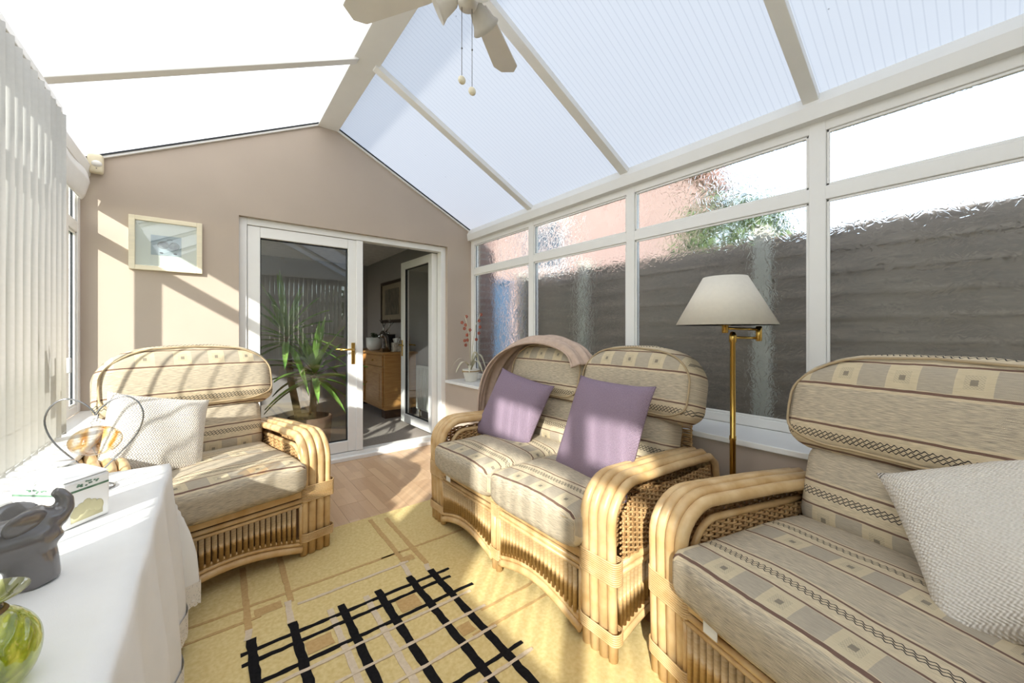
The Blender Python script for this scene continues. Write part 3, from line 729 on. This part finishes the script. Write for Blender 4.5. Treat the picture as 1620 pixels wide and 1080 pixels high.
# elephant
el = thing('elephant_figurine', 'grey ceramic elephant with raised trunk on the tablecloth', 'figurine', (-.296, 1.185, TZ+.001), radians(22))
CER = mat('grey_glaze', (116,112,111), .08, var=.08, spec=.9)
eb = MB()
eb.tube([(-.145,0,.075), (-.12,0,.08), (-.07,0,.088), (-.01,0,.092), (.03,0,.095), (.05,0,.108)], [.012,.04,.049,.047,.043,.03], 16)
eb.tube([(.0,0,.09), (.02,0,.05), (.025,0,.0)], [.046,.038,.036], 14); eb.tube([(-.11,0,.08), (-.115,0,.04), (-.118,0,.0)], [.044,.036,.036], 14)
eb.tube([(.01,0,.115), (.04,0,.122), (.055,0,.124), (.064,0,.136), (.065,0,.152), (.058,0,.166), (.048,0,.174)], [.03,.032,.024,.017,.0135,.011,.009], 14)
eo = obj('body', eb, CER, el, True)
rm = eo.modifiers.new('merge', 'REMESH'); rm.mode = 'VOXEL'; rm.voxel_size = .0035; rm.use_smooth_shade = True
sm = eo.modifiers.new('smooth', 'SMOOTH'); sm.iterations = 12; sm.factor = .6
for s in (-1, 1):
    e_ = MB().ball((0,0,0), (.036,.009,.026), 16, 10)
    obj('ear', e_, CER, el, True, loc=(.008, s*.034, .132), rot=(radians(s*-18), radians(12), radians(s*-32)))
# tissue box cover
tb2 = thing('tissue_box_cover', 'white ceramic tissue box cover with green sprigs and lid', 'tissue box', (-.302, 1.532, TZ+.001), atan2(.66, -.75)+pi)
WC = mat('glossy_white_ceramic', (244,243,240), .12, var=.01); GRN = mat('green_print', (70,110,84), .4, nscale=60, c2=(120,150,126))
hw, hd = .068, .055
bm_ = MB().prism([(-hw,-hd), (hw,-hd), (hw,hd), (-hw,hd)], 'z', 0, .118)
obj('box', bm_, WC, tb2, bevel=.006)
ld = obj('lid', MB().add([(-hw-.002,-hd-.002,.119),(hw+.002,-hd-.002,.119),(hw+.002,hd+.002,.119),(-hw-.002,hd+.002,.119),(-.03,-.025,.146),(.03,-.025,.146),(.03,.025,.146),(-.03,.025,.146)], [(0,3,2,1),(4,5,6,7),(0,1,5,4),(1,2,6,5),(2,3,7,6),(3,0,4,7)]), WC, tb2, bevel=.004)
obj('knob', MB().lathe([(.010,.145),(.012,.150),(.022,.152),(.022,.157),(0,.159)], 20), WC, ld, True)
for (ax, sg) in (('y', -1), ('x', 1), ('x', -1)):
    def put(a, z, r):
        return (a, sg*(hd+.0008), z) if ax == 'y' else (sg*(hw+.0008), a, z)
    bd_ = MB()
    L = hw-.004 if ax == 'y' else hd-.004
    if ax == 'y': bd_.box((-L, sg*(hd+.0003)-.0004, .088), (L, sg*(hd+.0003)+.0004, .093))
    else: bd_.box((sg*(hw+.0003)-.0004, -L, .088), (sg*(hw+.0003)+.0004, L, .093))
    obj('green_band', bd_, GRN, tb2)
    sp = MB()
    for k in range(16):
        a = random.uniform(-.026, .026); z = .103+random.uniform(-.007, .007)*(1-abs(a)/.03); c = put(a, z, 0)
        sp.ball(c, (.0035, .0006, .002) if ax == 'y' else (.0006, .0035, .002), 6, 4)
    obj('green_sprig', sp, GRN, tb2, True)
ow = MB()
for k in range(5): 
    a = (k-2)*.013; ow.ball((hw+.0005, a, .035+.012*(1-abs(k-2)/2)), (.0008, .013, .016), 10, 6)
ow.box((hw-.0005, -.036, .012), (hw+.0008, .036, .034))
obj('opening', ow, mat('cream_hollow', (214,206,164), .6), tb2, True)
# heart hanger with glass bauble
hh = thing('wire_heart_stand', 'silver wire heart stand behind the tissue box', 'ornament stand', (-.285, 1.80, TZ+.001), radians(-14))
WIR = mat('silver_wire', (150,150,152), .25, .9)
H0 = .045
def heart(sg):
    pts = [(sg*-.018, 0, .0), (sg*.02, 0, .055), (sg*.085, 0, .135), (sg*.108, 0, .195), (sg*.098, 0, .24), (sg*.07, 0, .262), (sg*.038, 0, .255), (sg*.012, 0, .232), (0, 0, .212)]
    out = []
    for i in range(len(pts)-1):
        a, b, c_, d = [V(pts[max(0, min(len(pts)-1, i+k))]) for k in (-1, 0, 1, 2)]
        for q in range(5):
            f = q/5; out.append(.5*((2*b)+(c_-a)*f+(2*a-5*b+4*c_-d)*f*f+(3*b-a-3*c_+d)*f**3))
    return [V((p.x*1.08, p.y, p.z*1.1)) for p in out+[V(pts[-1])]]
for sg in (-1, 1): obj('heart_wire', MB().tube(heart(sg), .0026, 6), WIR, hh, True)
obj('base_ring', MB().tube([(.05*cos(2*pi*j/28), -.02+.05*sin(2*pi*j/28), .003) for j in range(28)], .003, 6, closed=True).tube([(-.05,-.02,.003), (.018,0,.003)], .0026, 6).tube([(.05,-.02,.003), (-.018,0,.003)], .0026, 6), WIR, hh, True)
gb = thing('glass_bauble', 'clear and amber swirled glass bauble hanging in the wire heart', 'bauble', (-.285, 1.80, TZ+.012), radians(-14))
def tinted(name, cols, sc, rough=.02):
    m = bpy.data.materials.new(name); m.use_nodes = True; t = m.node_tree; t.nodes.clear()
    o = t.nodes.new('ShaderNodeOutputMaterial'); mx = t.nodes.new('ShaderNodeMixShader'); f = t.nodes.new('ShaderNodeLayerWeight')
    co, _ = coords(t); wv = t.nodes.new('ShaderNodeTexWave'); wv.inputs['Scale'].default_value = sc; wv.inputs['Distortion'].default_value = 8; wv.inputs['Detail'].default_value = 2
    t.links.new(co, wv.inputs['Vector']); c = mixc(t, E(t, wv.outputs['Fac']).op('POWER', 2.0), cols[0], cols[1])
    a = t.nodes.new('ShaderNodeBsdfTransparent'); g = t.nodes.new('ShaderNodeBsdfGlossy'); g.inputs['Roughness'].default_value = rough; t.links.new(c, a.inputs[0])
    bn_ = t.nodes.new('ShaderNodeBump'); bn_.inputs['Strength'].default_value = .5; bn_.inputs['Distance'].default_value = .004; t.links.new(wv.outputs['Fac'], bn_.inputs['Height']); t.links.new(bn_.outputs[0], g.inputs['Normal'])
    t.links.new((E(t, f.outputs['Facing']).op('POWER', 3.0)*.75+.13).s, mx.inputs[0]); t.links.new(a.outputs[0], mx.inputs[1]); t.links.new(g.outputs[0], mx.inputs[2]); t.links.new(mx.outputs[0], o.inputs[0]); return m
bl = MB().ball((0,0,.14), (.062,.062,.046), 28, 16)
obj('ball', bl, tinted('amber_swirl_glass', ((.97,.97,.96,1), (.85,.55,.18,1)), 9), gb, True)
obj('neck', MB().lathe([(.012,.184),(.009,.192),(.013,.200),(.007,.204),(0,.205)], 14), MATS.get('x') or tinted('clear_knob_glass', ((.95,.95,.95,1), (.9,.9,.9,1)), 5), gb, True)
obj('ribbon', MB().tube([(0,0,.203), (.004,.004,.214), (-.006,0,.210), (.008,-.003,.222), (.002,0,.212)], .0035, 6), mat('white_ribbon', (235,235,235)), gb, True)
# green glass vase
gv = thing('glass_vase', 'yellow-green swirled glass vase at the near end of the table', 'vase', (-.245, .865, TZ+.001)); gv.scale = (.92,.92,.92)
GG = tinted('green_swirl_glass', ((.93,.94,.55,1), (.62,.68,.16,1)), 14)
obj('body', MB().lathe([(.035,0),(.052,.015),(.062,.05),(.058,.085),(.038,.112),(.022,.122),(.019,.130),(.016,.130),(.018,.120),(.033,.108),(.052,.083),(.056,.05),(.045,.018),(0,.014)], 32), GG, gv, True, sub=2)
obj('rim', MB().lathe([(.017,.128),(.022,.138),(.045,.146),(.048,.150),(.043,.150),(.018,.142),(.013,.130)], 32), GG, gv, True, sub=2)
obj('collar', MB().lathe([(.0225,.117),(.026,.121),(.0225,.126),(.0205,.122),(.0225,.117)], 24), mat('brown_cord', (120,92,64), .8), gv, True)
# ------------------------------------------------------------------ floor lamp
lp = thing('floor_lamp', 'brass swing-arm floor lamp with cream shade between sofa and armchair', 'lamp', (1.90, .775, 0))
obj('base', MB().lathe([(.12,.0005),(.125,.01),(.11,.022),(.03,.03),(.016,.05)], 32), BRASS, lp, True)
obj('pole', MB().lathe([(.013,.03),(.013,.68),(.0145,.685),(.0145,.70),(.012,.705),(.012,1.13),(.016,1.135),(.016,1.165),(.009,1.18),(0,1.182)], 18), BRASS, lp, True)
D1 = V((.787, -.617, 0)); e1 = D1*.12; sh = V((-.012, .01, 0))-D1*.02
ar = obj('swing_arm', MB().tube([(0,0,1.155), e1+V((0,0,1.152))], .006, 8).tube([e1+V((0,0,1.192)), sh+V((0,0,1.197))], .006, 8), BRASS, lp, True)
obj('knuckle', MB().lathe([(.010,1.138),(.013,1.142),(.013,1.203),(.010,1.207)], 14, (e1.x, e1.y, 0)), BRASS, ar, True)
obj('lamp_holder', MB().lathe([(.012,1.175),(.014,1.18),(.014,1.21),(.028,1.213),(.010,1.219),(.016,1.222),(.016,1.27)], 16, (sh.x, sh.y, 0)), BRASS, lp, True)
shd = obj('lamp_shade', MB().lathe([(.210,1.212),(.092,1.432),(.0905,1.432),(.2085,1.212),(.210,1.212)], 48, (sh.x, sh.y, 0)), SHADE, lp, True)
obj('bulb', MB().ball((sh.x, sh.y, 1.31), (.03,.03,.042)), FROST, lp, True)
# ------------------------------------------------------------------ orchid
oc = thing('orchid_plant', 'small red-flowered orchid in a white pot on the right sill', 'plant', (2.165, 3.46, .665)); oc.scale = (1.1,1.1,1.1)
obj('pot', MB().lathe([(.05,0),(.056,.004),(.074,.09),(.080,.10),(.080,.115),(.072,.115),(.066,.10),(0,.10)], 24), mat('cream_glaze', (232,226,214), .35, var=.05), oc, True)
obj('raffia_tie', MB().tube([(.082*cos(2*pi*j/20), .082*sin(2*pi*j/20), .098) for j in range(20)], .005, 6, closed=True).tube([(-.13,-.06,.10), (.11,-.08,.102)], .004, 5), mat('raffia', (176,146,100)), oc, True)
PALE = mat('pale_leaf', (216,208,184), .6, nscale=8, c2=(178,172,140))
for k, (a, l, up) in enumerate(((200,.22,.2), (160,.2,.26), (235,.30,.12), (320,.26,.16), (20,.14,.4), (285,.2,.36), (262,.26,.22))):
    a = radians(a); sd_ = V((-sin(a), cos(a), 0))
    def LP(u, v):
        p = V((cos(a)*l*v, sin(a)*l*v, .10+up*1.8*v-up*1.9*v*v+.02*v)); wd = .014*sin(pi*(v*.9+.08))**.8; return p+sd_*wd*(u-.5)*2
    obj('leaf', MB().grid(LP, 2, 9), PALE, oc, True)
REDF = mat('rust_petal', (150,62,48), .6, nscale=60, c2=(196,110,80))
for dx, dy, h in ((-.03,.0,.52), (.035,-.02,.54), (.0,.03,.44)):
    st = obj('stem', MB().tube([(0,0,.10), (dx*.5,dy*.5,.10+h*.5), (dx*1.2,dy*1.2,.08+h*.85), (dx*2.2,dy*2.2,.10+h)], .003, 5), PALE, oc, True)
    for q in range(5):
        t_ = .55+.11*q; c = V((dx*2.2*t_+random.uniform(-.03,.03), dy*2.2*t_+random.uniform(-.03,.03), .10+h*t_)); fb = MB()
        for pz in range(5):
            an = 2*pi*pz/5; fb.ball(c+V((cos(an)*.010, 0, sin(an)*.010)), (.009,.003,.007), 6, 4)
        obj('flower', fb, REDF, st, True)
# ------------------------------------------------------------------ picture and sensor on gable wall
pc = thing('framed_print', 'cream framed small grey drawing on the taupe wall', 'picture', (-.235, YB, 1.80))
CF = mat('cream_wood_frame', (240,228,200), .5, var=.05, nscale=6, sc=(1,1,8))
for a in ((-.197,-.165,-.187,.187), (.165,.197,-.187,.187), (-.165,.165,-.187,-.155), (-.165,.165,.155,.187)): obj('frame_bar', MB().box((a[0],-.028,a[2]), (a[1],-.001,a[3])), CF, pc, bevel=.003)
obj('mount', MB().box((-.165,-.012,-.155), (.165,-.004,.155)), mat('white_mount', (240,238,232), .8, var=.01), pc)
obj('print', MB().box((-.085,-.0135,-.075), (.078,-.012,.065)), mat('pale_blue_print', (190,200,208), .8, nscale=12, c2=(168,178,188)), pc)
INK = mat('grey_ink', (168,172,174), .8, nscale=40, c2=(132,136,140)); dk = mat('dark_ink', (84,86,92), .8)
obj('ink_shape', MB().ball((-.02,-.0137,.0), (.032,.0006,.028), 16, 8), INK, pc, True); obj('ink_shape', MB().ball((.038,-.0137,-.004), (.03,.0006,.03), 16, 8), INK, pc, True)
obj('ink_line', MB().tube([(-.05,-.014,.0), (-.01,-.014,.012), (.012,-.014,.0), (.03,-.014,.022)], .0012, 4).tube([(0,-.014,.038), (.014,-.014,.044), (.03,-.014,.038)], .0014, 4), dk, pc)
for x in (-.03, .045): obj('ink_patch', MB().ball((x,-.0137,-.058), (.011,.0006,.006), 10, 6), dk, pc, True)
obj('glazing', MB().box((-.165,-.019,-.155), (.165,-.0175,.155)), GLASS, pc)
pi_ = thing('motion_sensor', 'cream motion sensor high in the corner of the taupe wall', 'sensor', (-.585, YB, 2.285), radians(0))
SEN = mat('cream_plastic', (226,214,184), .5, var=.02)
obj('housing', MB().rbox(.075, .055, .125, .018, 8, None, (0, -.030, 0)), SEN, pi_, True)
obj('lens', MB().ball((.008,-.052,-.005), (.026,.022,.022)), mat('white_lens', (238,234,226), .3), pi_, True)
obj('indicator', MB().ball((.008,-.058,-.036), .003), GASK, pi_, True)
# ------------------------------------------------------------------ vertical blinds
slm = MB().grid(lambda u, v: ((u-.5)*.089, .004*sin(pi*u), -1.56*v), 4, 1).mesh('slat', True); slm.materials.append(SLAT)
def blind(name, label, along, pos, a0, a1, chord, ztop=2.25):
    r = thing(name, label, 'blind')
    hb = MB().box((pos-.022, a0, ztop), (pos+.022, a1, ztop+.035)) if along == 'y' else MB().box((a0, pos-.022, ztop), (a1, pos+.022, ztop+.035))
    obj('headrail', hb, UPVC, r, bevel=.004)
    n = int((a1-a0)/.08); pr = []
    hk = MB().box((-.004,-.002,-.01), (.004,.002,.0)).mesh('hook'); hk.materials.append(UPVC)
    for i in range(n):
        a = a0+.04+i*.08; p = (pos, a) if along == 'y' else (a, pos)
        th = chord(a)+random.uniform(-.04, .04)
        o = obj('slat', slm, SLAT, r, loc=(p[0], p[1], ztop-.008), rot=(0, 0, th))
        s_ = o.modifiers.new('thick', 'SOLIDIFY'); s_.thickness = .0012
        e = V((cos(th), sin(th), 0))*.042
        pr += [V((p[0], p[1], ztop-1.555))-e, V((p[0], p[1], ztop-1.585)), V((p[0], p[1], ztop-1.555))+e]
    obj('bottom_chain', MB().tube(pr, .0022, 4), UPVC, r)
    return r
SA = atan2(.85, 1)
OPEN_, SHUT = SA-.07, SA-pi/2
blind('vertical_blind', 'white vertical blind along the left windows beside the table', 'y', XL+.075, -.75, 2.86, lambda a: SHUT if .28 < a < 1.02 else OPEN_)
blind('vertical_blind', 'white vertical blind across the garden end windows', 'x', YF+.09, XL+.12, XR-.1, lambda a: SHUT+.35)
# fabric pelmet beside the blind in the corner
pel = tag(obj('window_pelmet', MB().grid(lambda u, v: (XL+.012+.035*sin(pi*v)*(1+.15*sin(u*9)), 2.9+.77*u, 2.27-.23*v+.012*sin(v*12)), 20, 14), CLOTH, None, True), 'folded white fabric pelmet over the corner window', 'pelmet')
pel.modifiers.new('thick', 'SOLIDIFY').thickness = .004
# ------------------------------------------------------------------ ceiling fan
fx, fy, fz = XM, 1.36, 2.62
cf = thing('ceiling_fan', 'white ceiling fan with light shades hung from the ridge', 'ceiling fan', (fx, fy, fz))
FW = mat('fan_white', (222,216,206), .4, var=.02)
obj('canopy', MB().lathe([(.02,.27),(.055,.29),(.06,.345),(.06,.362)], 24), FW, cf, True)
obj('downrod', MB().tube([(0,0,.05),(0,0,.30)], .012, 10), FW, cf, True)
obj('motor', MB().lathe([(.03,-.05),(.085,-.04),(.105,-.01),(.105,.03),(.08,.055),(.02,.065)], 28), FW, cf, True)
kit = obj('light_kit', MB().lathe([(.0,-.115),(.035,-.11),(.045,-.08),(.03,-.05)], 20), FW, cf, True)
BL = [(.13,-.035), (.20,-.05), (.53,-.068), (.578,-.036), (.578,.036), (.53,.068), (.20,.05), (.13,.035)]
for k in range(4):
    a = radians(36+90*k)
    obj('blade', MB().prism(BL, 'z', -.004, .004), FW, cf, rot=(radians(10), 0, a), loc=(0, 0, .0), bevel=.002)
    obj('blade_bracket', MB().tube([(.09*cos(a), .09*sin(a), 0), (.17*cos(a), .17*sin(a), -.006)], .013, 8, flat=.5), FW, cf, True)
for k in range(3):
    a = radians(20+120*k); d_ = V((cos(a), sin(a), -.5)).normalized(); q = d_.to_track_quat('Z', 'Y').to_matrix().to_4x4(); b_ = V((.03*cos(a), .03*sin(a), -.06))
    sm_ = MB().lathe([(.018,.02),(.03,.03),(.04,.06),(.046,.085),(.062,.11),(.060,.11),(.043,.084),(.036,.06),(.02,.03)], 20)
    sm_.v = [tuple(b_+q @ V(p)) for p in sm_.v]; obj('bell_shade', sm_, FROST, cf, True)
    obj('shade_arm', MB().tube([b_-d_*.01, b_+d_*.03], .014, 8), FW, cf, True)
for (x, y, L) in ((-.02,.012,.41), (.018,-.006,.45)):
    pcn = obj('pull_chain', MB().tube([(x,y,-.10),(x,y,-L+.02)], .0014, 5).ball((x,y,-.28),.004,6,4), mat('chain_metal', (120,116,110), .35, .8), cf, True)
    obj('pull_disc', MB().ball((x,y,-L), (.017,.012,.017)), mat('cream_disc', (238,228,200), .5, nscale=40), pcn, True)
# ------------------------------------------------------------------ outside
gd = struct('ground', 'garden ground outside the conservatory', cat='ground')
obj('lawn', MB().box((-40,-40,-.2), (40,40,-.07)), mat('grass', (112,124,76), 1, nscale=3, bmp=.5, bscale=30), gd)
FEN = mat('weathered_fence', (152,140,126), .9, var=.2, nscale=4, sc=(1,.4,9), c2=(106,97,88)); CON = mat('concrete', (176,174,162), .9, bmp=.3, bscale=60)
posts = [-2.5, -.66, 1.18, 3.02, 4.15]
lbm = MB().add([(0,0,0),(.03,0,0),(.03,1.72,0),(0,1.72,0),(.012,0,.155),(.022,0,.155),(.022,1.72,.155),(.012,1.72,.155)], [(0,3,2,1),(4,5,6,7),(0,1,5,4),(1,2,6,5),(2,3,7,6),(3,0,4,7)]).mesh('board'); lbm.materials.append(FEN)
fn_ = thing('garden_fence', 'weathered board fence with concrete posts outside the patterned windows', 'fence', (3.10, 0, -.07)); fn_.scale = (1, .9, .965)
for i, y in enumerate(posts):
    obj('post', MB().box((-.05, y-.06, 0), (.06, y+.06, 2.06)), CON, fn_, bevel=.01)
    if i < len(posts)-1:
        for k in range(13): obj('board', lbm, FEN, fn_, loc=(-.01, y+.06, .05+k*.148)).scale.y = (posts[i+1]-y-.12)/1.72
hb = thing('neighbour_house', 'pinkish brick neighbouring house beyond the fence', 'house', (6.4, 4.2, -.07))
def brickmat():
    m, t, b = base('pink_brick'); co, (x, y, z) = coords(t); br = t.nodes.new('ShaderNodeTexBrick'); br.inputs['Scale'].default_value = 1
    br.inputs['Brick Width'].default_value = .225; br.inputs['Row Height'].default_value = .075; br.inputs['Mortar Size'].default_value = .008
    br.inputs['Color1'].default_value = lin((146,120,112)); br.inputs['Color2'].default_value = lin((130,104,96)); br.inputs['Mortar'].default_value = lin((150,140,134))
    mp = t.nodes.new('ShaderNodeCombineXYZ'); t.links.new((x+y).s, mp.inputs[0]); t.links.new(z.s, mp.inputs[1]); t.links.new(mp.outputs[0], br.inputs['Vector'])
    t.links.new(br.outputs['Color'], b.inputs['Base Color']); b.inputs['Roughness'].default_value = .9; return m
BRK = brickmat()
obj('wall', MB().box((0,0,0), (3,8,4.6)), BRK, hb)
obj('roof', MB().prism([(-.3,4.6),(3.3,4.6),(1.5,6.2)], 'y', -.2, 8.2), mat('clay_tiles', (132,100,88), .8, nscale=8), hb)
for y in (2.0, 5.5):
    wv_ = obj('window', MB().box((-.03,y,2.7), (.02,y+1.2,3.9)), UPVC, hb); obj('window_pane', MB().box((-.035,y+.07,2.77), (-.028,y+1.13,3.83)), mat('dark_pane', (70,80,90), .1), wv_)
ow_ = struct('wall_outer', 'red brick outer wall of the house beside the windows')
obj('brickwork', MB().box((XR+.13, YB+.02, -.07), (XR+.34, YB+.35, 3.2)), BRK, ow_)
bn = thing('storage_cupboard', 'blue garden cupboard outside the window behind the orchid', 'cupboard', (3.12, 4.52, -.07))
BLU = mat('blue_paint', (140,172,206), .5)
obj('body', MB().box((0,0,0), (.40,.8,1.95)), BLU, bn, bevel=.01); obj('door', MB().box((.03,-.02,.08), (.37,0,1.88)), BLU, bn, bevel=.006); obj('roof', MB().box((-.03,-.05,1.95), (.43,.85,2.0)), BLU, bn, bevel=.008)
def tree(name, label, loc, h, r, n, group=None, cat='tree'):
    t_ = thing(name, label, cat, loc, 0, group)
    obj('trunk', MB().tube([(0,0,0),(.05,.03,h*.4),(0,0,h*.75)], [.12,.09,.03], 8), TRK, t_, True)
    mb = MB()
    for _ in range(n):
        a, b_ = random.random()*2*pi, math.acos(random.uniform(-1, 1)); q = r*(.45+.55*random.random()); c = V((q*sin(b_)*cos(a), q*sin(b_)*sin(a), h*.68+q*.9*cos(b_)))
        e = V([random.uniform(-1,1) for _ in range(3)]).normalized(); g = e.orthogonal().normalized(); s_ = random.uniform(.06,.13)
        mb.add([c-e*s_, c+g*s_*.5, c+e*s_, c-g*s_*.5], [(0,1,2,3)])
    o = obj('foliage', mb, mat('tree_leaf', (92,112,64), .7, nscale=4, c2=(60,78,44)), t_); o['kind'] = 'stuff'
tree('garden_tree', 'leafy tree beyond the fence against the sky', (5.4, 2.2, -.07), 3.6, .75, 900)
for i, (x, y) in enumerate(((-1.5,-7), (1.0,-7.2), (3.5,-6.9), (6.0,-7.2))):
    tree('hedge_tree', ['round green tree at the garden end, leftmost', 'round green tree at the garden end, second from the left', 'round green tree at the garden end, third from the left', 'round green tree at the garden end, rightmost'][i], (x, y, -.07), 2.6, 1.1, 1500, 'trees at the garden end')
